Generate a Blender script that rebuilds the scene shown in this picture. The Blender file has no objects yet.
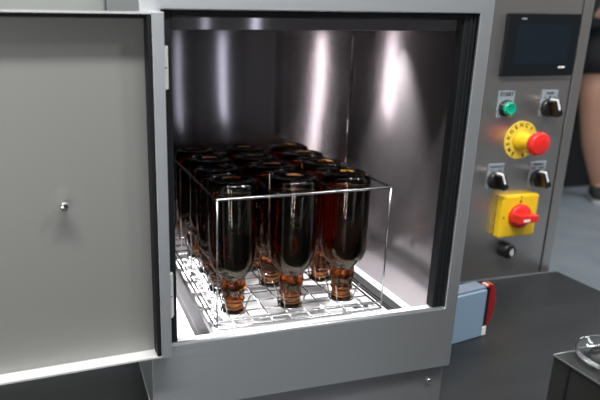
import bpy, bmesh, math, random
from mathutils import Vector, Matrix
random.seed(7)
C = bpy.context.scene.collection
PI = math.pi

# ------------------------------------------------------------------ materials
def mat(name, color, rough=.5, metal=0., **kw):
    m = bpy.data.materials.new(name); m.use_nodes = True
    b = m.node_tree.nodes['Principled BSDF']
    b.inputs['Base Color'].default_value = (*color, 1)
    b.inputs['Roughness'].default_value = rough
    b.inputs['Metallic'].default_value = metal
    for k, v in kw.items():
        b.inputs[k].default_value = v
    return m

def steel(name, color, rough, grain=(900, 900, 8), bump=.03, aniso=.6, rot=0., wave=0., wave_scale=(5, 5, 2), var=.06):
    """brushed stainless: fine stretched grain, optional wavy sheet"""
    m = mat(name, color, rough, 1.)
    nt = m.node_tree; N = nt.nodes; L = nt.links; b = N['Principled BSDF']
    tc = N.new('ShaderNodeTexCoord')
    mp = N.new('ShaderNodeMapping'); mp.inputs['Scale'].default_value = grain
    L.new(tc.outputs['Object'], mp.inputs['Vector'])
    no = N.new('ShaderNodeTexNoise'); no.inputs['Scale'].default_value = 1; no.inputs['Detail'].default_value = 3
    L.new(mp.outputs[0], no.inputs['Vector'])
    r = N.new('ShaderNodeMapRange'); r.inputs[3].default_value = rough - var; r.inputs[4].default_value = rough + var
    L.new(no.outputs['Fac'], r.inputs[0]); L.new(r.outputs[0], b.inputs['Roughness'])
    bp = N.new('ShaderNodeBump'); bp.inputs['Strength'].default_value = bump; bp.inputs['Distance'].default_value = .001
    L.new(no.outputs['Fac'], bp.inputs['Height'])
    if wave:
        mp2 = N.new('ShaderNodeMapping'); mp2.inputs['Scale'].default_value = wave_scale
        L.new(tc.outputs['Object'], mp2.inputs['Vector'])
        n2 = N.new('ShaderNodeTexNoise'); n2.inputs['Scale'].default_value = 1; n2.inputs['Detail'].default_value = 0
        L.new(mp2.outputs[0], n2.inputs['Vector'])
        b2 = N.new('ShaderNodeBump'); b2.inputs['Strength'].default_value = 1; b2.inputs['Distance'].default_value = wave
        L.new(n2.outputs['Fac'], b2.inputs['Height']); L.new(bp.outputs[0], b2.inputs['Normal'])
        L.new(b2.outputs[0], b.inputs['Normal'])
    else:
        L.new(bp.outputs[0], b.inputs['Normal'])
    if aniso:
        b.inputs['Anisotropic'].default_value = aniso; b.inputs['Anisotropic Rotation'].default_value = rot
        tg = N.new('ShaderNodeTangent'); tg.direction_type = 'RADIAL'; tg.axis = 'Z'
        L.new(tg.outputs[0], b.inputs['Tangent'])
    return m

def speckle(m, c1, c2, scale, detail=4, lo=.35, hi=.65, stretch=(1, 1, 1)):
    nt = m.node_tree; N = nt.nodes; L = nt.links; b = N['Principled BSDF']
    tc = N.new('ShaderNodeTexCoord'); mp = N.new('ShaderNodeMapping'); mp.inputs['Scale'].default_value = stretch
    L.new(tc.outputs['Object'], mp.inputs['Vector'])
    no = N.new('ShaderNodeTexNoise'); no.inputs['Scale'].default_value = scale; no.inputs['Detail'].default_value = detail
    L.new(mp.outputs[0], no.inputs['Vector'])
    cr = N.new('ShaderNodeValToRGB'); cr.color_ramp.elements[0].position = lo; cr.color_ramp.elements[1].position = hi
    cr.color_ramp.elements[0].color = (*c1, 1); cr.color_ramp.elements[1].color = (*c2, 1)
    L.new(no.outputs['Fac'], cr.inputs[0]); L.new(cr.outputs[0], b.inputs['Base Color'])
    return m

M = {}
M['frame'] = steel('brushed_steel_frame', (.58, .61, .63), .42, grain=(8, 900, 900), aniso=.5, rot=.25)
M['frame'].node_tree.nodes['Principled BSDF'].inputs['Metallic'].default_value = .9
M['base'] = steel('brushed_steel_base', (.58, .60, .62), .44, grain=(8, 900, 900), aniso=.5, rot=.25)
M['door'] = steel('brushed_steel_door', (.25, .25, .24), .5, grain=(250, 250, 250), bump=.05, aniso=0, var=.08)
M['door'].node_tree.nodes['Principled BSDF'].inputs['Metallic'].default_value = .35
M['panel'] = steel('brushed_steel_panel', (.62, .585, .56), .36, grain=(900, 900, 8), aniso=.5, rot=0)
M['panel'].node_tree.nodes['Principled BSDF'].inputs['Metallic'].default_value = .95
M['liner'] = steel('chamber_steel', (.33, .305, .318), .115, grain=(14, 14, 700), bump=0, aniso=1., rot=.25, wave=.0014, wave_scale=(4, 4, 3.5), var=.01)
M['liner'].node_tree.nodes['Principled BSDF'].inputs['Metallic'].default_value = .8
M['tray'] = steel('tray_steel', (.82, .82, .83), .45, grain=(10, 700, 700), aniso=0)
M['tray'].node_tree.nodes['Principled BSDF'].inputs['Metallic'].default_value = .35
M['wire'] = mat('polished_wire', (.42, .43, .44), .2, 1.)
M['chrome'] = mat('chrome', (.75, .75, .75), .12, 1.)
M['hinge'] = mat('satin_steel', (.62, .62, .62), .3, 1.)
M['gasket'] = mat('black_rubber', (.007, .008, .009), .55, 0., **{'Specular IOR Level': .25})
M['rail'] = mat('black_rail', (.004, .004, .005), .65)
M['black'] = mat('black_plastic', (.010, .010, .011), .28)
M['bezel'] = mat('touchscreen_bezel', (.007, .009, .011), .4, 0., **{'Specular IOR Level': .22})
M['screen'] = mat('dark_display', (.010, .015, .021), .25, 0., **{'Specular IOR Level': .3})
M['grey_print'] = mat('grey_print', (.35, .36, .37), .5)
M['plate'] = mat('legend_plate', (.36, .41, .46), .35, .3)
M['ink'] = mat('black_ink', (.02, .02, .022), .5)
M['white'] = mat('white_paint', (.85, .85, .83), .4)
M['green'] = mat('green_lens', (.0, .34, .20), .15, 0., **{'Coat Weight': .6})
M['yellow'] = mat('yellow_plastic', (.85, .55, .015), .35)
M['yellow_label'] = mat('yellow_label', (.80, .58, .06), .4)
M['red'] = mat('red_plastic', (.75, .022, .018), .3)
M['bench'] = speckle(mat('black_worktop', (.03, .033, .035), .42, 0., **{'Specular IOR Level': .38}), (.009, .011, .0125), (.016, .0182, .020), 5, 6, .35, .75, (1, 4, 1))
M['case'] = mat('dark_case', (.026, .026, .025), .5, 0., **{'Specular IOR Level': .25})
M['trim'] = mat('case_trim', (.45, .47, .48), .3, 1.)
M['bluebox'] = mat('blue_grey_plastic', (.215, .31, .42), .5)
M['bluetop'] = mat('blue_grey_lid', (.16, .20, .26), .45)
M['redgloss'] = mat('red_gloss', (.28, .006, .012), .12, 0., **{'Coat Weight': .8})
M['amber'] = mat('amber_glass', (1, 1, 1), .015, 0., **{'Transmission Weight': 1., 'IOR': 1.5})
def absorb(m, col, dens):
    nt = m.node_tree; v = nt.nodes.new('ShaderNodeVolumeAbsorption'); v.inputs['Color'].default_value = (*col, 1); v.inputs['Density'].default_value = dens
    nt.links.new(v.outputs[0], nt.nodes['Material Output'].inputs['Volume'])
absorb(M['amber'], (.86, .655, 0), 250)
M['clear'] = mat('clear_glass', (.93, .96, .95), .01, 0., **{'Transmission Weight': 1., 'IOR': 1.5})
M['floor'] = speckle(mat('floor_paint', (.23, .26, .29), .45), (.215, .245, .275), (.25, .285, .315), 6)
M['wall'] = mat('pale_wall', (.55, .57, .54), .8)
M['frontwall'] = mat('charcoal_wall', (.045, .048, .052), .8)
M['flange'] = steel('bare_steel_flange', (.70, .70, .70), .4, aniso=0)
M['flange'].node_tree.nodes['Principled BSDF'].inputs['Metallic'].default_value = .4
M['bluegrey'] = mat('blue_grey_wall_trim', (.075, .09, .12), .7)
M['darkwall'] = mat('dark_wall', (.010, .012, .015), .8)
M['skin'] = mat('skin', (.50, .27, .19), .5, 0., **{'Subsurface Weight': .1})
M['shorts'] = mat('black_cloth', (.012, .012, .014), .9)
M['shirt'] = mat('dark_shirt', (.03, .032, .04), .9)
M['shoe'] = mat('black_canvas', (.02, .022, .022), .8)
M['sole'] = mat('white_rubber', (.62, .62, .58), .6)
M['hair'] = mat('brown_hair', (.05, .03, .018), .6)

# ------------------------------------------------------------------ mesh building
class MB:
    def __init__(s): s.bm = bmesh.new(); s.mats = []
    def mi(s, m):
        if m not in s.mats: s.mats.append(m)
        return s.mats.index(m)
    def _merge(s, bm2, m, M4=None, smooth=False):
        if M4 is not None: bm2.transform(M4)
        i = s.mi(m)
        for f in bm2.faces: f.material_index = i; f.smooth = smooth
        me = bpy.data.meshes.new('t'); bm2.to_mesh(me); bm2.free()
        s.bm.from_mesh(me); bpy.data.meshes.remove(me)
        return s
    def box(s, lo, hi, m, bev=0., seg=2, M4=None):
        b = bmesh.new(); bmesh.ops.create_cube(b, size=1)
        for v in b.verts:
            v.co = Vector([(lo[k] + hi[k]) / 2 + v.co[k] * (hi[k] - lo[k]) for k in range(3)])
        if bev: bmesh.ops.bevel(b, geom=b.edges[:], offset=bev, segments=seg, affect='EDGES', profile=.5)
        return s._merge(b, m, M4)
    def lathe(s, prof, m, axis=(0, 0, 1), org=(0, 0, 0), n=32, smooth=True, closed=False):
        b = bmesh.new(); rings = []
        for (r, z) in prof:
            if r < 1e-7: rings.append([b.verts.new((0, 0, z))])
            else: rings.append([b.verts.new((r * math.cos(2 * PI * k / n), r * math.sin(2 * PI * k / n), z)) for k in range(n)])
        pairs = list(zip(rings[:-1], rings[1:]))
        if closed: pairs.append((rings[-1], rings[0]))
        for A, B in pairs:
            for k in range(n):
                q = (k + 1) % n
                if len(A) == 1 and len(B) == 1: continue
                if len(A) == 1: b.faces.new((A[0], B[q], B[k]))
                elif len(B) == 1: b.faces.new((A[k], A[q], B[0]))
                else: b.faces.new((A[k], A[q], B[q], B[k]))
        bmesh.ops.recalc_face_normals(b, faces=b.faces[:])
        q = Vector((0, 0, 1)).rotation_difference(Vector(axis).normalized())
        return s._merge(b, m, Matrix.Translation(org) @ q.to_matrix().to_4x4(), smooth)
    def cyl(s, a, b_, r, m, n=24, r2=None, bev=0.):
        a = Vector(a); b_ = Vector(b_); h = (b_ - a).length; r2 = r if r2 is None else r2
        if bev: pr = [(0, 0), (r - bev, 0), (r, bev), (r2, h - bev), (r2 - bev, h), (0, h)]
        else: pr = [(0, 0), (r, 0), (r2, h), (0, h)]
        # flat shaded caps: duplicate the rim rings
        pp = []
        for k, p in enumerate(pr):
            pp.append(p)
        return s.lathe(pp, m, b_ - a, a, n, smooth=False)
    def tube(s, pts, r, m, n=8, closed=False):
        pts = [Vector(p) for p in pts]; b = bmesh.new(); rings = []; N = len(pts)
        prev = None
        for i, p in enumerate(pts):
            if closed: t = (pts[(i + 1) % N] - pts[i - 1]).normalized()
            elif i == 0: t = (pts[1] - p).normalized()
            elif i == N - 1: t = (p - pts[-2]).normalized()
            else: t = ((pts[i + 1] - p).normalized() + (p - pts[i - 1]).normalized()).normalized()
            if prev is None:
                u = t.orthogonal().normalized()
            else:
                u = (prev - t * prev.dot(t)).normalized()
            prev = u; w = t.cross(u)
            rr = r[i] if isinstance(r, (list, tuple)) else r
            rings.append([b.verts.new(p + (u * math.cos(2 * PI * k / n) + w * math.sin(2 * PI * k / n)) * rr) for k in range(n)])
        R = range(N if closed else N - 1)
        for i in R:
            A = rings[i]; B = rings[(i + 1) % N]
            for k in range(n): b.faces.new((A[k], A[(k + 1) % n], B[(k + 1) % n], B[k]))
        if not closed:
            b.faces.new(rings[0][::-1]); b.faces.new(rings[-1])
        bmesh.ops.recalc_face_normals(b, faces=b.faces[:])
        return s._merge(b, m, None, True)
    def prism(s, poly, y0, y1, m, M4=None, bev=0., smooth=False):
        """polygon in XZ extruded along Y"""
        b = bmesh.new()
        A = [b.verts.new((x, y0, z)) for x, z in poly]; B = [b.verts.new((x, y1, z)) for x, z in poly]
        n = len(poly); b.faces.new(A); b.faces.new(B[::-1])
        for k in range(n): b.faces.new((A[k], B[k], B[(k + 1) % n], A[(k + 1) % n]))
        bmesh.ops.recalc_face_normals(b, faces=b.faces[:])
        if bev: bmesh.ops.bevel(b, geom=b.edges[:], offset=bev, segments=2, affect='EDGES', profile=.5)
        return s._merge(b, m, M4, smooth)
    def frame(s, o, i, y0, y1, m, bev=0.):
        """rectangular ring in XZ: o/i = (x0,z0,x1,z1)"""
        b = bmesh.new()
        def ring(r, y): return [b.verts.new((x, y, z)) for x, z in ((r[0], r[1]), (r[2], r[1]), (r[2], r[3]), (r[0], r[3]))]
        A, B, D, E_ = ring(o, y0), ring(i, y0), ring(o, y1), ring(i, y1)
        for k in range(4):
            q = (k + 1) % 4
            b.faces.new((A[k], A[q], B[q], B[k])); b.faces.new((D[k], E_[k], E_[q], D[q]))
            b.faces.new((A[k], D[k], D[q], A[q])); b.faces.new((B[k], B[q], E_[q], E_[k]))
        bmesh.ops.recalc_face_normals(b, faces=b.faces[:])
        if bev: bmesh.ops.bevel(b, geom=b.edges[:], offset=bev, segments=2, affect='EDGES', profile=.5)
        return s._merge(b, m)
    def text(s, body, size, m, M4, depth=.0004, spacing=1.):
        cu = bpy.data.curves.new('t', 'FONT'); cu.body = body; cu.size = size; cu.align_x = 'CENTER'; cu.align_y = 'CENTER'
        cu.extrude = depth; cu.offset = size * .022; cu.space_character = spacing
        o = bpy.data.objects.new('t', cu); C.objects.link(o)
        dg = bpy.context.evaluated_depsgraph_get(); me = bpy.data.meshes.new_from_object(o.evaluated_get(dg))
        b = bmesh.new(); b.from_mesh(me)
        bpy.data.objects.remove(o); bpy.data.curves.remove(cu); bpy.data.meshes.remove(me)
        return s._merge(b, m, M4)
    def build(s, name, parent=None, loc=None, auto=True):
        me = bpy.data.meshes.new(name)
        s.bm.to_mesh(me); s.bm.free()
        for m in s.mats: me.materials.append(m)
        o = bpy.data.objects.new(name, me); C.objects.link(o)
        if parent is not None:
            o.parent = parent
            # geometry is given in world coordinates: bring it to the parent's frame
            me.transform(Matrix.Translation(-world_loc(parent)))
        elif loc is not None:
            me.transform(Matrix.Translation(-Vector(loc))); o.location = loc
        return o

def world_loc(o):
    v = Vector((0, 0, 0))
    while o is not None: v += o.location; o = o.parent
    return v

def tag(o, label=None, cat=None, group=None, kind=None):
    if label: o['label'] = label
    if cat: o['category'] = cat
    if group: o['group'] = group
    if kind: o['kind'] = kind
    return o
def thing(name, label, cat, loc, group=None):
    o = bpy.data.objects.new(name, None); C.objects.link(o); o.location = loc; o.empty_display_size = .05
    return tag(o, label, cat, group)
def shade_auto(o, ang=35):
    me = o.data
    for p in me.polygons: p.use_smooth = True
    me.set_sharp_from_angle(angle=math.radians(ang))
    return o

ZB = -.178           # bench top
ZF = -.650           # room floor

# ------------------------------------------------------------------ setting
tag(MB().box((-3, -3, ZF - .1), (6, 2.62, ZF), M['floor']).build('floor'), kind='structure')
tag(MB().box((-3, 2.62, ZF), (.16, 2.72, 2.2), M['wall']).build('wall_back'), kind='structure')
tag(MB().box((.16, 2.57, ZF), (1.1, 2.72, 2.2), M['bluegrey'], .004).build('trim_1'), kind='structure')
tag(MB().box((1.1, 2.62, ZF), (6, 2.72, 2.2), M['darkwall']).build('wall_right'), kind='structure')

tag(MB().box((-3.1, -3.1, ZF), (6, -3, 2.2), M['frontwall']).build('wall_front'), kind='structure')
tag(MB().box((-3.1, -3, ZF), (-3, 2.62, 2.2), M['frontwall']).build('wall_left'), kind='structure')
# ------------------------------------------------------------------ workbench
wb = thing('workbench', 'black worktop bench carrying the stainless washer and control panel', 'workbench', (0, -.15, ZF))
MB().box((-1.15, -1.05, ZB - .04), (1.0753, .4202, ZB), M['bench'], .002).build('worktop', wb)
for x in (-1.08, 1.0):
    for y in (-.98, .35):
        MB().box((x - .025, y - .025, ZF), (x + .025, y + .025, ZB - .04), M['case'], .003).build('leg', wb)
MB().cyl((-.034, .266, ZB), (-.034, .266, ZB + .004), .004, M['chrome'], 12).build('bolt', wb)

# ------------------------------------------------------------------ bottle washer
w = thing('bottle_washer', 'stainless steel bottle washing machine with its door swung open', 'washing machine', (.21, .2, ZB))
f = MB()
f.frame((-.024, -.100, .440, .545), (0, 0, .42, .419), 0, .004, M['frame'], .0012)
f.box((.436, .004, -.100), (.440, .40, .545), M['frame'])
f.box((-.024, .004, -.100), (-.020, .40, .545), M['frame'])
f.box((-.020, .004, .541), (.436, .40, .545), M['frame'])
f.box((-.020, .396, -.100), (.436, .40, .541), M['frame'])
f.box((-.020, .004, -.100), (.436, .396, -.096), M['frame'])
f.tube([(.002, .003, -.0005), (.21, .003, -.0005), (.418, .003, -.0005)], .0028, M['frame'], 10)
f.build('front_frame', w)
g = MB()
for lo, hi in (((0, .005, 0), (.0125, .0215, .419)), ((.4005, .005, 0), (.42, .0215, .419)), ((.0125, .005, .4125), (.4005, .0215, .419))):
    g.box(lo, hi, M['gasket'], .002)
g.box((.4085, .0035, .003), (.4115, .006, .414), M['gasket'], .001)
g.box((.4145, .0035, .003), (.4165, .006, .414), M['gasket'], .0008)
g.build('door_gasket', w)
l = MB()
t = .002; x0, x1, y0, y1, z0, z1 = -.004, .430, .022, .360, -.045, .4265
l.box((x0 - t, y0, z0), (x0, y1, z1), M['liner'])
l.box((x1, y0, z0), (x1 + t, y1, z1), M['liner'])
l.box((x0, y1, z0), (x1, y1 + t, z1), M['liner'])
l.box((x0, y0, z0 - t), (x1, y1, z0), M['tray'])
l.box((x0, y0, z1), (x1, y1, z1 + t), M['liner'])
l.build('chamber_liner', w)
MB().box((.0135, .019, .3975), (.4005, .0218, .4125), M['liner'], .0008).build('chamber_lip', w)
MB().box((.0005, .005, -.012), (.4195, .0215, -.0015), M['tray'], .002).build('chamber_sill', w)
MB().tube([(x1 - .0012, y1 - .0012, z0), (x1 - .0012, y1 - .0012, z1)], .0014, M['chrome'], 8).build('weld_seam', w)
MB().box((x0, .040, .034), (x0 + .008, .335, .052), M['hinge'], .002).build('fill_bar', w)  # unseen bar added as housing for the tray fill light
MB().lathe([(.020, 0), (.020, .006), (.016, .006), (.014, .0015), (0, .0015)], M['hinge'], (0, 0, -1), (.396, .19, z1), 24).build('fill_spot_housing', w)  # unseen housing added for the fill spot over the floor
# tray: black rails, slotted plate, cross bars
for xa, xb in ((.046, .0625), (.3475, .364)):
    MB().box((xa, .0235, -.020), (xb, .355, -.0035), M['rail'], .001).build('rail', w)
tr = MB()
for xa, xb in ((.0626, .071), (.338, .3474)):
    tr.box((xa, .0235, -.019), (xb, .355, -.012), M['tray'], .001)
for k in range(6):
    ya = .026 + k * .054
    tr.box((.071, ya, -.019), (.338, ya + .034, -.014), M['tray'], .001)
tr.build('drip_tray', w)
# base cabinet under the frame
b = MB()
b.box((-.009, .010, ZB + .0006), (.4368, .385, -.0965), M['base'], .0015)
b.tube([(-.0095, .012, ZB + .0015), (-.0095, .38, ZB + .0015)], .0013, M['hinge'], 6)
bs = b.build('base_cabinet', w)
MB().lathe([(0, .004), (.0028, .0036), (.0042, .002), (.0045, 0), (0, 0)], M['chrome'], (0, -1, 0), (.412, .0098, -.1275), 14).build('bolt', bs)

# door, open flat to the left: an upturned pan with folded flanges, seen from inside
d = MB()
X0, X1, Z0, Z1 = -.455, -.0015, -.004, .4155
d.box((X0, .0005, Z0), (X1, .003, Z1), M['door'])
fl = .020
d.box((X0, -fl, Z1 - .0022), (X1, .0005, Z1), M['flange'])
d.box((X0, -fl, Z0), (X1, .0005, Z0 + .0022), M['flange'])
d.box((X0, -fl, Z0), (X0 + .0022, .0005, Z1), M['flange'])
d.box((X1 - .0022, -fl, Z0), (X1, .0005, Z1), M['frame'])
d.box((X1 - .0135, -fl - .0012, Z0), (X1, -fl, Z1), M['frame'], .0004)
DR = Matrix.Translation((-.0015, .0005, 0)) @ Matrix.Rotation(math.radians(3.2), 4, 'Z') @ Matrix.Translation((.0015, -.0005, 0))
d.bm.transform(DR)
door = d.build('door', w)
ds = MB()
ds.box((X1 - .0185, -fl, Z0 + .0022), (X1 - .0136, .0004, Z1 - .0022), M['gasket'], .0008)
ds.box((X0 + .0022, -.008, Z1 - .0062), (X1 - .0186, .0004, Z1 - .0023), M['gasket'], .0008)
ds.bm.transform(DR)
ds.build('door_edge_strip', door)  # dark strips along the inside of the door's right and top edges
st = MB()
st.cyl((-.1207, .0005, .2045), (-.1207, -.010, .2045), .0032, M['chrome'], 14)
st.lathe([(0, 0), (.0058, 0), (.0062, .002), (.0062, .0055), (.0045, .0085), (0, .010)], M['chrome'], (0, -1, 0), (-.1207, -.008, .2045), 6, smooth=False)
st.bm.transform(DR)
st.build('stud', door)
for za, zb in ((.332, .380), (.045, .104)):
    h = MB()
    h.cyl((.0008, -.0075, za), (.0008, -.0075, zb), .0036, M['flange'], 14)
    h.cyl((.0008, -.0075, (za + zb) / 2 - .0006), (.0008, -.0075, (za + zb) / 2 + .0006), .0039, M['gasket'], 14)
    h.box((.0008, -.0060, za), (.0062, -.0008, zb), M['flange'], .0005)
    h.build('hinge', w)

# ------------------------------------------------------------------ wire basket
bx0, bx1, by0, by1, bz0, bz1 = .071, .3275, .0245, .342, .0005, .187
bk = thing('wire_basket', 'polished wire basket holding upturned amber bottles inside the steel chamber', 'basket', ((bx0 + bx1) / 2, .15, 0))
def rrect(x0, y0, x1, y1, z, r=.004, n=4):
    P = []
    for cx, cy, a in ((x1 - r, y0 + r, -90), (x1 - r, y1 - r, 0), (x0 + r, y1 - r, 90), (x0 + r, y0 + r, 180)):
        for k in range(n + 1):
            t_ = math.radians(a + 90 * k / n); P.append((cx + r * math.cos(t_), cy + r * math.sin(t_), z))
    return P
MB().tube(rrect(bx0, by0, bx1, by1, bz1), .0019, M['wire'], 10, True).build('rim', bk)
for x in (bx0 + .0012, bx1 - .0012):
    for y in (by0 + .0012, .185, .263, by1 - .0012):
        MB().tube([(x, y, bz0 - .001), (x, y, bz1 - .0005)], .0011 if y > by0 + .01 else .0014, M['wire'], 8).build('upright', bk)
for x in (.1555, .2415):
    P = [(x, by0 - .003, bz1 + .001), (x, by0 - .0015, bz1 + .0035), (x, by0 + .003, bz1 + .0035), (x, by0 + .008, bz1 + .001), (x, by1, bz1 + .001)]
    MB().tube(P, .0014, M['wire'], 8).build('divider_wire', bk)
gr = MB()
gr.tube(rrect(bx0, by0, bx1, by1, bz0), .0019, M['wire'], 8, True)
gr.tube(rrect(bx0 + .001, by0 + .001, bx1 - .001, by1 - .001, bz0 + .011), .0013, M['wire'], 8, True)
for x in (.098, .127, .1555, .184, .212, .2415, .270, .299):
    gr.tube([(x, by0, bz0 + .0028), (x, by1, bz0 + .0028)], .0011, M['wire'], 6)
for k in range(11):
    y = .041 + k * .0283
    gr.tube([(bx0, y, bz0 + .0008), (bx1, y, bz0 + .0008)], .0011, M['wire'], 6)
gr.build('base_grid', bk)

cols = (.1105, .1955, .2810); rows = (.0640, .1430, .2210, .2990)
jit = {(0, 0): (-.006, .004), (1, 0): (.000, -.002), (2, 0): (-.002, .003), (0, 1): (-.004, .004), (1, 1): (-.003, .003), (2, 1): (.001, .002),
       (0, 2): (.003, -.003), (1, 2): (-.006, -.003), (2, 2): (-.002, .008), (0, 3): (-.004, .004), (1, 3): (.002, .001), (2, 3): (.004, .005)}
# each bottle: mouth sits in its guide (straight under the cell), base may lean a little
def guide(x, y):
    m_ = MB(); z = .005
    m_.tube([(x + .0178 * math.cos(2 * PI * k / 20), y + .0178 * math.sin(2 * PI * k / 20), z + .0015) for k in range(20)], .0011, M['wire'], 6, True)
    for k in range(4):
        a = PI / 4 + k * PI / 2
        c, s_ = math.cos(a), math.sin(a)
        m_.tube([(x + c * .0178, y + s_ * .0178, z), (x + c * .0215, y + s_ * .0215, z + .016), (x + c * .0275, y + s_ * .0275, z + .030),
                 (x + c * .0300, y + s_ * .0300, z + .032)], .0011, M['wire'], 6)
    m_.build('bottle_guide', bk)

# bottle profile, mouth at z=0, base at z=.194
H = .1985; S = 1.15
outer = [(.0128, 0), (.0136, .0012), (.0136, .0052), (.0126, .0072), (.0124, .0180), (.0128, .0190), (.0143, .0200), (.0145, .0225), (.0132, .0245),
         (.0139, .030), (.0158, .0375), (.0163, .0435), (.0155, .0500), (.0150, .0535), (.0165, .0575), (.0200, .0625), (.0242, .0680), (.0268, .0735),
         (.0284, .0810), (.0293, .0900), (.0296, .0980), (.0297, .1250), (.0297, H - .0090), (.0292, H - .0045), (.0275, H - .0012), (.0240, H)]
base_o = [(.0215, H - .0006), (.0185, H - .0032), (.010, H - .0050), (0, H - .0056)]
inner = [(0, H - .0098), (.010, H - .0092), (.0200, H - .0080), (.0255, H - .0085), (.0268, H - .0130), (.0270, .1250), (.0269, .0985), (.0265, .0900), (.0256, .0815), (.0240, .0745),
         (.0213, .0690), (.0172, .0635), (.0138, .0585), (.0124, .0535), (.0129, .0500), (.0136, .0435), (.0131, .0375), (.0112, .0300), (.0104, .0245), (.0100, .0180), (.0100, .0060), (.0103, .0010), (.0112, 0)]
def bottle_mesh():
    m_ = MB(); m_.lathe([(r_ * S, z_) for r_, z_ in outer + base_o + inner], M['amber'], n=40, closed=False)
    # close mouth ring
    bmesh.ops.holes_fill(m_.bm, edges=[], sides=0)
    bm = m_.bm
    be = [e for e in bm.edges if e.is_boundary]
    if be: bmesh.ops.bridge_loops(bm, edges=be)
    for f_ in bm.faces: f_.smooth = True
    bmesh.ops.recalc_face_normals(bm, faces=bm.faces[:])
    return m_
ROW = ('front', 'second', 'third', 'back'); COL = ('left', 'middle', 'right')
lab = {}
for r in range(4):
    for c_ in range(3):
        if r == 0: lab[c_, r] = 'upturned amber glass bottle, %s one of the front row in the wire basket' % COL[c_]
        elif r == 3: lab[c_, r] = 'upturned amber glass bottle, %s one of the back row against the chamber wall' % COL[c_]
        else: lab[c_, r] = 'upturned amber glass bottle in the %s column, %s row from the front' % (COL[c_], ROW[r])
proto = None
for r in range(4):
    for c_ in range(3):
        x, y = cols[c_], rows[r]
        jx, jy = jit[c_, r]
        gx, gy = x + jx * .45, y + jy * .5
        guide(gx, gy)
        if proto is None:
            proto = bottle_mesh().build('beer_bottle'); o = proto
        else:
            o = proto.copy(); C.objects.link(o)
        o.location = (gx, gy, .0040)
        lean = Vector((jx * .5, jy * .5, .19)).normalized()
        o.rotation_mode = 'QUATERNION'
        o.rotation_quaternion = Vector((0, 0, 1)).rotation_difference(lean)
        tag(o, lab[c_, r], 'bottle', 'amber bottles in the wire basket')

# ------------------------------------------------------------------ control cabinet
YP = .422
cc = thing('control_cabinet', 'stainless control cabinet with touchscreen and buttons right of the washer', 'control cabinet', (.85, .5, ZB))
p = MB()
p.box((.600, YP, ZB + .001), (1.0195, YP + .003, .545), M['panel'], .0008)
p.box((1.0240, YP - .001, ZB + .001), (1.0500, YP + .003, .545), M['panel'], .0012)
p.box((1.016, YP + .003, ZB + .001), (1.028, YP + .006, .545), M['gasket'])
p.build('front_panel', cc)
MB().box((.600, YP + .0062, ZB + .001), (1.0490, YP + .16, .543), M['panel'], .002).build('enclosure', cc)
# touchscreen
hx0, hx1, hz0, hz1 = .8205, 1.0105, .3090, .4420
ts = MB().box((hx0, YP - .010, hz0), (hx1, YP - .0001, hz1), M['bezel'], .0022).build('touchscreen', cc)
MB().box((.8460, YP - .0106, .3345), (.9890, YP - .0096, .4185), M['screen']).build('display', ts)
q = MB()
for k in range(5): q.box((.8540 + k * .0026, YP - .0106, .4285), (.8540 + k * .0026 + .0019, YP - .0098, .4315), M['grey_print'])
q.build('printed_mark', ts)
q = MB()
for k in range(6): q.box((.9680 + k * .0031, YP - .0106, .3255 + .0004 * (k % 2)), (.9680 + k * .0031 + .0024, YP - .0098, .3298), M['white'])
q.build('printed_mark', ts)
RX = Matrix.Rotation(PI / 2, 4, 'X')
def legend(parent, x0, z0, x1, z1, lines):
    m_ = MB(); m_.box((x0, YP - .0018, z0), (x1, YP - .0001, z1), M['plate'], .0006)
    for it in lines:
        if it[0] == 't':
            m_.text(it[1], it[2], M['ink'], Matrix.Translation(((x0 + x1) / 2, YP - .0020, it[3])) @ RX)
        else:
            _, xa, xb, z, h_ = it
            n = max(2, int((xb - xa) / .0036))
            for k in range(n):
                xx = xa + (xb - xa) * k / n
                m_.box((xx, YP - .0022, z - h_ / 2), (xx + .0026, YP - .0016, z + h_ / 2), M['ink'])
    return m_.build('legend_plate', parent)
# start button
sx, sz = .8490, .2395
sb = MB().lathe([(0, 0), (.0175, 0), (.0185, .001), (.0185, .008), (.0160, .0105), (0, .0105)], M['black'], (0, -1, 0), (sx, YP - .0018, sz), 32).build('start_button', cc)
legend(sb, .8280, .2190, .8705, .2770, [('t', 'START', .0125, .2700)])
MB().lathe([(0, 0), (.0150, 0), (.0152, .005), (.0146, .0085), (.0125, .0110), (.0105, .0112), (.0085, .0095), (.006, .0088), (0, .0088)], M['green'], (0, -1, 0), (sx, YP - .0105, sz), 32).build('green_lens', sb)['label'] = 'round green lens of the start button'
# selector knobs
def selector(x, z, px0, pz0, px1, pz1, lines):
    k = MB()
    k.lathe([(0, 0), (.0200, 0), (.0210, .001), (.0210, .011), (.0195, .0135), (0, .0135)], M['black'], (0, -1, 0), (x, YP - .0018, z), 32)
    R4 = Matrix.Translation((x, YP - .0150, z)) @ Matrix.Rotation(math.radians(-24), 4, 'Y')
    k.box((-.0078, -.021, -.0185), (.0078, .001, .0215), M['black'], .0026, 2, R4)
    o = k.build('selector_knob', cc)
    s_ = MB()
    s_.box((-.0024, -.0217, -.003), (.0024, -.0208, .0200), M['white'], 0, 2, R4)
    s_.box((-.0024, -.0212, .0197), (.0024, -.0020, .0224), M['white'], 0, 2, R4)
    s_.build('pointer_line', o)['label'] = 'white pointer line on the black knob'
    legend(o, px0, pz0, px1, pz1, lines)
    return o
selector(.9650, .2375, .9450, .2185, .9890, .2770, [('d', .957, .977, .2700, .0050), ('d', .9655, .969, .2620, .004), ('d', .952, .955, .2600, .003), ('d', .979, .982, .2600, .003)])
selector(.8465, .0745, .8260, .0535, .8695, .1125, [('d', .830, .8655, .1050, .0037), ('d', .832, .842, .0970, .003), ('d', .854, .863, .0970, .003)])
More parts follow.
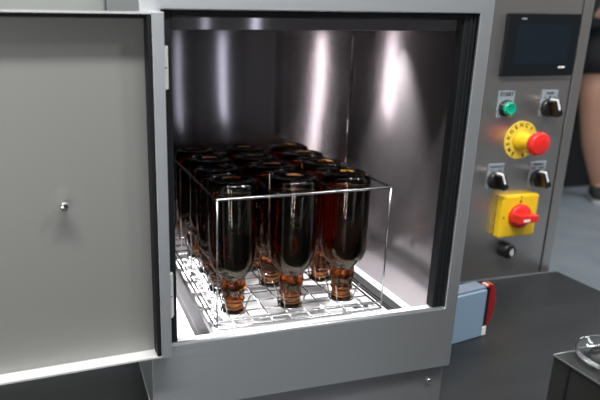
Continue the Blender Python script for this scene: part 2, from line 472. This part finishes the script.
selector(.9655, .0720, .9435, .0505, .9875, .1113, [('d', .952, .979, .1050, .0044), ('d', .947, .960, .0960, .0044), ('d', .969, .983, .0960, .0044)])
# emergency stop
ex, ez = .9040, .1645
es = MB()
es.lathe([(0, 0), (.0435, 0), (.0440, .0005), (.0440, .0018), (.0430, .0022), (0, .0022)], M['yellow_label'], (0, -1, 0), (ex, YP - .0001, ez), 48, smooth=False)
for k, ch in enumerate('EMERGENCY STOP '):
    a = PI / 2 + math.radians(150) - k * 2 * PI / 15
    if ch == ' ': continue
    es.text(ch, .0125, M['ink'], Matrix.Translation((ex + .035 * math.cos(a), YP - .0024, ez + .035 * math.sin(a))) @ Matrix.Rotation(-(a - PI / 2), 4, 'Y') @ RX)
eo = es.build('emergency_stop', cc)
MB().lathe([(0, 0), (.0225, 0), (.0225, .006), (.0195, .008), (.0190, .022), (.0165, .030), (.0150, .039), (0, .039)], M['yellow'], (0, -1, 0), (ex, YP - .0022, ez), 36).build('collar', eo)
MB().lathe([(0, 0), (.0150, 0), (.0235, .003), (.0268, .009), (.0268, .014), (.0248, .0195), (.0200, .0225), (.0185, .0222), (.0175, .0228), (.009, .0242), (0, .0245)],
           M['red'], (0, -1, 0), (ex + .001, YP - .041, ez), 40).build('mushroom_button', eo)
# isolator switch
iw = MB()
iw.box((.8630, YP - .020, -.0655), (.9655, YP - .0001, .0370), M['yellow'], .0045)
iw.box((.911, YP - .0206, .0195), (.9155, YP - .0196, .0255), M['ink'])
iw.box((.868, YP - .0206, -.0165), (.873, YP - .0196, -.0135), M['ink'])
iw.box((.9136, YP - .0205, .0290), (.9150, YP - .0190, .0372), M['case'])
iwo = iw.build('isolator_switch', cc)
ix, iz = .9130, -.0125
hh = MB()
hh.lathe([(0, 0), (.0290, 0), (.0290, .006), (.0272, .010), (0, .011)], M['red'], (0, -1, 0), (ix, YP - .020, iz), 36)
hh.prism([(-.0270, -.0110), (.0270, -.0085), (.0270, .0085), (-.0270, .0110)], -.054, -.028, M['red'], Matrix.Translation((ix, YP, iz)), .003)
hh.box((ix - .016, YP - .0544, iz - .0050), (ix + .002, YP - .0536, iz + .0010), M['white'])
hh.build('rotary_handle', iwo)['label'] = 'red rotary handle of the yellow switch'
# black sounder with white mark
bz = MB().lathe([(0, 0), (.0185, 0), (.0190, .001), (.0180, .022), (.0160, .025), (0, .025)], M['black'], (0, -1, 0), (.9000, YP - .0001, -.1010), 32).build('sounder', cc)
sy = MB()
for k, rr in enumerate((.0045, .0085, .0125)):
    P = [(.8960 + rr * math.cos(a), YP - .0253, -.1030 + rr * math.sin(a)) for a in [math.radians(-50 + 100 * j / 8) for j in range(9)]]
    sy.tube(P, .0009, M['white'], 6)
sy.build('wave_symbol', bz)['label'] = 'white curved wave mark on the black sounder'

# ------------------------------------------------------------------ blue grey box with red end
Rz = Matrix.Translation((.669, .186, ZB)) @ Matrix.Rotation(math.radians(10), 4, 'Z')
bb = thing('storage_box', 'blue grey box with glossy red rounded end between washer and control panel', 'box', (.60, .20, ZB))
m_ = MB()
m_.box((-.150, 0, 0), (-.0105, .034, .1000), M['bluebox'], .002, 2, Rz)
m_.box((-.150, .004, .1000), (-.008, .034, .1050), M['bluetop'], .002, 2, Rz)
m_.build('body', bb)
MB().box((-.0105, .001, .020), (-.0005, .033, .1045), M['black'], .0015, 2, Rz).build('end_plate', bb)
MB().box((-.0105, .0005, .0005), (.0005, .03, .0198), M['white'], .001, 2, Rz).build('corner_tab', bb)
P = [(-.0005, .020), (-.0005, .109)]
n = 14
for k in range(n + 1):
    t_ = k / n
    P.append((-.004 + .022 * math.sin(PI * min(1, t_ * .93 + .05)) ** .7, .109 - .089 * t_))
P = [(-.0008, .020), (-.0105, .1060), (-.0060, .1100)] + [(-.0005 + .0185 * math.sin(PI * (.10 + .82 * k / n)) ** .75, .108 - .087 * k / n) for k in range(n + 1)]
MB().prism(P, .001, .017, M['redgloss'], Rz, .0015, False).build('red_end_cap', bb)['label'] = 'glossy dark red rounded end cap'

# ------------------------------------------------------------------ black case and glass dish
ks = thing('equipment_case', 'dark square case with thin metal edging at the front of the bench', 'case', (.62, -.33, ZB))
KX0, KX1, KY0, KY1, KZ = .4570, .790, -.48, -.1625, .009
m_ = MB()
m_.box((KX0 + .001, KY0 + .001, ZB + .0006), (KX1 - .001, KY1 - .001, KZ - .0015), M['case'])
m_.build('body', ks)
MB().box((KX0 - .0005, KY1 - .027, ZB + .0006), (KX0 + .0011, KY1 - .025, KZ - .003), M['black']).build('side_seam', ks)
MB().tube(rrect(KX0, KY0, KX1, KY1, KZ - .0012, .003), .0013, M['trim'], 8, True).build('edge_trim', ks)
gd = MB().lathe([(a_ * .88, b_ * .9) for a_, b_ in [(0, .004), (.020, .0036), (.030, .0020), (.034, 0), (.040, .0005), (.047, .003), (.0535, .007), (.0560, .0115), (.0552, .0135), (.0528, .0135), (.0505, .0115),
                 (.045, .0085), (.038, .0068), (.030, .0075), (.026, .0095), (.022, .0095), (.016, .0080), (0, .0075)]], M['clear'], (0, 0, 1), (.516, -.202, KZ + .0002), 48).build('glass_dish', None, (.516, -.202, KZ + .0002))
tag(gd, 'shallow clear glass dish lying on top of the dark case', 'dish')

# ------------------------------------------------------------------ person far behind (only a leg enters the picture)
def skin_body(name, verts, edges, mat_, parent=None, sub=2, root=0):
    me = bpy.data.meshes.new(name); me.from_pydata([v[:3] for v in verts], edges, [])
    o = bpy.data.objects.new(name, me); C.objects.link(o)
    sk = o.modifiers.new('skin', 'SKIN'); sk.use_smooth_shade = True
    for i, v in enumerate(verts):
        r = v[3]; me.skin_vertices[0].data[i].radius = (r, r) if not isinstance(r, tuple) else r
        me.skin_vertices[0].data[i].use_root = (i == root)
    s_ = o.modifiers.new('sub', 'SUBSURF'); s_.levels = sub; s_.render_levels = sub
    me.materials.append(mat_)
    dg = bpy.context.evaluated_depsgraph_get()
    m2 = bpy.data.meshes.new_from_object(o.evaluated_get(dg))
    o.modifiers.clear(); o.data = m2
    for p_ in m2.polygons: p_.use_smooth = True
    return o
px, py = 3.40, 2.43
per = thing('person', 'person in black shorts and dark shoes standing far behind the control cabinet', 'person', (px, py, ZF))
def W(x, y, z): return (x, y, ZF + z)
ank1 = (3.370, 2.330); ank2 = (3.75, 2.47)
V = []; Ed = []
def chain(start, pts):
    pidx = start
    for q_ in pts:
        V.append((*W(*q_[:3]), q_[3])); Ed.append((pidx, len(V) - 1)) if pidx is not None else None
        pidx = len(V) - 1
    return pidx
chain(None, [(px, py, .98, .125)])                    # pelvis (root)
ch_ = chain(0, [(px, py, 1.12, .120), (px, py, 1.30, .135), (px, py, 1.42, .125)])
nk = chain(ch_, [(px - .005, py - .01, 1.52, .058), (px - .015, py - .02, 1.60, .078), (px - .02, py - .025, 1.68, .100), (px - .02, py - .02, 1.76, .088)])
chain(nk - 1, [(px - .02 - .055, py - .025 - .072, 1.672, .015), (px - .02 - .064, py - .025 - .084, 1.660, .012)])
for e_ in (-1, 1): chain(nk - 1, [(px - .02 + e_ * .074, py - .025 - e_ * .055, 1.678, .014), (px - .02 + e_ * .084, py - .018 - e_ * .062, 1.682, .012)])
chain(0, [(3.28, 2.395, .92, .112), (3.225, 2.355, .73, .094), (3.240, 2.342, .52, .072), (3.275, 2.338, .38, .072), (3.335, 2.333, .20, .052), (ank1[0], ank1[1], .09, .036), (ank1[0] - .02, ank1[1] - .03, .05, .036), (ank1[0] - .06, ank1[1] - .09, .035, .032)])
chain(0, [(3.53, 2.45, .90, .110), (3.62, 2.46, .72, .092), (3.68, 2.465, .50, .068), (3.71, 2.468, .36, .066), (3.74, 2.47, .20, .048), (ank2[0], ank2[1], .09, .036), (ank2[0] - .02, ank2[1] - .03, .05, .036), (ank2[0] - .06, ank2[1] - .09, .035, .032)])
for s_, sxx in ((-1, 0), (1, 0)):
    a_ = chain(ch_, [(px + s_ * .19, py + s_ * .05, 1.40, .062), (px + s_ * .25, py + s_ * .04, 1.14, .045), (px + s_ * .14 - .05, py - .20, 1.34, .032), (px + s_ * .11 - .06, py - .25, 1.40, .030), (px + s_ * .08 - .07, py - .29, 1.43, .028)])
    bx_, by_, bz_ = px + s_ * .08 - .07, py - .29, 1.43
    for k in range(4):
        o_ = (k - 1.5) * .02; ln_ = 1 - .12 * abs(k - 1.3)
        chain(a_, [(bx_ - s_ * .020, by_ - .020, bz_ + o_, .010), (bx_ - s_ * (.020 + .040 * ln_), by_ - .045 * ln_, bz_ + o_ - .004, .009), (bx_ - s_ * (.020 + .062 * ln_), by_ - .045 * ln_ + .004, bz_ + o_ - .010, .008)])
    chain(a_, [(bx_ - .005, by_ + .010, bz_ + .035, .011), (bx_ - s_ * .025, by_ - .005, bz_ + .055, .009)])
body = skin_body('body', V, Ed, M['skin'], None); body.parent = per
for v in body.data.vertices: v.co -= Vector((px, py, ZF))
# shorts: one tube per leg joined at the waist
sh = MB()
sh.tube([W(px, py, 1.07), W(px, py, .97), W(px + .01, py, .90), W(px + .012, py, .83)], [.160, .180, .178, .105], M['shorts'], 20)
sh.tube([W(3.31, 2.41, .99), W(3.265, 2.385, .90), W(3.243, 2.370, .81)], [.132, .128, .120], M['shorts'], 20)
sh.tube([W(3.50, 2.44, .99), W(3.55, 2.45, .90), W(3.59, 2.456, .81)], [.132, .128, .120], M['shorts'], 20)
sh.tube([W(px, py, .99), W(px + .01, py + .005, .90), W(px + .015, py + .01, .85)], [.150, .125, .070], M['shorts'], 20)
sh.build('shorts', per)
stt = MB()
stt.tube([W(px, py, 1.00), W(px, py, 1.12), W(px, py, 1.32), W(px, py, 1.43), W(px, py, 1.49)], [.182, .162, .168, .145, .080], M['shirt'], 24)
for s_ in (-1, 1):
    stt.tube([W(px + s_ * .10, py + s_ * .02, 1.41), W(px + s_ * .195, py + s_ * .05, 1.40), W(px + s_ * .245, py + s_ * .045, 1.16), W(px + s_ * .22 - .012, py - .03, 1.16)], [.085, .080, .066, .060], M['shirt'], 16)
stt.build('shirt', per)
for e_ in (-1, 1):
    MB().lathe([(0, -.010), (.007, -.007), (.010, 0), (.007, .007), (0, .010)], M['black'], (0, 0, 1), W(px - .02 - .048 + e_ * .026, py - .025 - .066 - e_ * .019, 1.690), 12).build('eye', per)
hr = MB()
hr.lathe([(.098, -.03), (.103, .02), (.095, .065), (.060, .100), (0, .112)], M['hair'], (.15, .12, 1), W(px + .002, py + .008, 1.745), 24)
hr.build('hair', per)
for (ax, ay) in (ank1, ank2):
    s4 = Matrix.Translation((ax, ay, ZF)) @ Matrix.Rotation(math.atan2(-.80, -.60), 4, 'Z')
    def outline(sc): return [(sc * u, sc * v) for u, v in ((-.075, -.030), (-.05, -.038), (.05, -.040), (.13, -.048), (.175, -.040), (.200, -.010), (.198, .018), (.165, .042), (.10, .042), (.02, .036), (-.05, .036), (-.078, .025))]
    so = MB()
    Rxz = s4 @ Matrix.Rotation(PI / 2, 4, 'X')
    so.prism([(u, v) for u, v in outline(1.0)], 0, .028, M['sole'], s4 @ Matrix(((1, 0, 0, 0), (0, 0, 1, 0), (0, 1, 0, 0), (0, 0, 0, 1))), .004)
    b2 = bmesh.new(); lv = []
    for sc, z, dx in ((.97, .028, 0), (.96, .045, 0), (.86, .066, -.004)):
        lv.append([b2.verts.new((u * sc + dx, v * sc, z + (.0 if u > .05 else .0))) for u, v in outline(1)])
    top = [b2.verts.new((min(u, .062) * .95 - .006, v * .95, .088 if u > .04 else .095)) for u, v in outline(1)]
    lv.append(top)
    for A, B in zip(lv[:-1], lv[1:]):
        for k in range(len(A)): b2.faces.new((A[k], A[(k + 1) % len(A)], B[(k + 1) % len(A)], B[k]))
    b2.faces.new(lv[0][::-1]); b2.faces.new(top)
    so._merge(b2, M['shoe'], s4, True)
    so.build('shoe', per)

# ------------------------------------------------------------------ lights
def area(name, loc, target, sx_, sy_, power, col=(1, 1, 1)):
    ld = bpy.data.lights.new(name, 'AREA'); ld.shape = 'RECTANGLE'; ld.size = sx_; ld.size_y = sy_; ld.energy = power; ld.color = col
    o = bpy.data.objects.new(name, ld); C.objects.link(o); o.location = loc
    o.rotation_euler = (Vector(target) - Vector(loc)).to_track_quat('-Z', 'Y').to_euler()
    return o
area('ceiling_light', (-.1, -.58, 1.75), (-.1, -.58, 0), 1.2, .14, 62, (1, .99, .97))
area('ceiling_light', (1.2, -.8, 1.75), (.4, .0, 0), .22, .22, 16, (1, .98, .97))
area('ceiling_light', (2.4, -.2, 1.75), (2.4, -.2, 0), .3, 1.2, 12, (.95, .98, 1))
area('ceiling_light', (-.4, 1.5, 1.9), (-.4, 1.7, 0), 1.2, .3, 12, (1, .99, .97))  # extra lamp added to brighten the pale back wall
area('ceiling_light', (3.2, 1.2, 1.9), (3.2, 1.2, 0), .3, 1.2, 22, (.95, .98, 1))
# upright strips added behind the camera to reflect as streaks in the chamber steel
area('streak_light', (-.73, -2.30, .10), (.36, .36, .10), .045, 1.5, 7, (1, .97, .96))
area('streak_light', (-1.25, -2.20, .10), (.34, .36, .10), .045, 1.5, 8, (1, .97, .96))
area('blue_streak_light', (1.00, -2.5, .10), (.18, .36, .10), .04, 1.5, .7, (.8, .85, 1))  # bluish strips, added for the fainter streaks on the chamber's rear
area('blue_streak_light', (.70, -2.55, .10), (.11, .36, .10), .04, 1.5, .35, (.8, .85, 1))
area('tray_fill_light', (.0050, .1875, .043), (.15, .1875, -.08), .28, .016, 2.6, (1, .97, .97))  # unseen fill added to whiten tray and chamber floor from the left
bpy.data.objects['tray_fill_light'].data.spread = math.radians(95)
pl = bpy.data.lights.new('floor_fill_spot', 'SPOT'); pl.energy = 24; pl.shadow_soft_size = .012; pl.color = (1, .97, .97); pl.spot_size = math.radians(66); pl.spot_blend = 1  # unseen spot added to brighten the chamber floor on the right
o = bpy.data.objects.new('floor_fill_spot', pl); C.objects.link(o); o.location = (.396, .19, z1 - .008)
wd = bpy.data.worlds.new('room_air'); bpy.context.scene.world = wd; wd.use_nodes = True
wd.node_tree.nodes['Background'].inputs[0].default_value = (.92, .96, 1.0, 1)
wd.node_tree.nodes['Background'].inputs[1].default_value = .42

# ------------------------------------------------------------------ camera
cd = bpy.data.cameras.new('camera'); cam = bpy.data.objects.new('camera', cd); C.objects.link(cam)
R = Vector((.9647, -.2635, 0)).normalized(); F = Vector((.2529, .9262, -.2797)).normalized()
U = R.cross(F).normalized(); R = F.cross(U)
mx = Matrix((R, U, -F)).transposed().to_4x4(); mx.translation = (-.1181, -.6745, .3864)
cam.matrix_world = mx
cd.sensor_width = 36; cd.lens = 36 * 579.47 / 600; cd.shift_x = (300 - 217.72) / 600; cd.shift_y = (208.69 - 200) / 600; cd.clip_start = .02
cd.dof.use_dof = True; cd.dof.focus_distance = .84; cd.dof.aperture_fstop = 4.5
sc = bpy.context.scene; sc.camera = cam
sc.view_settings.view_transform = 'Standard'; sc.view_settings.look = 'None'; sc.view_settings.gamma = 1; sc.view_settings.exposure = 0
cy = sc.cycles
cy.max_bounces = 28; cy.transmission_bounces = 28; cy.glossy_bounces = 10; cy.diffuse_bounces = 4; cy.transparent_max_bounces = 16
cy.use_denoising = True; cy.sample_clamp_indirect = 6; cy.blur_glossy = 0
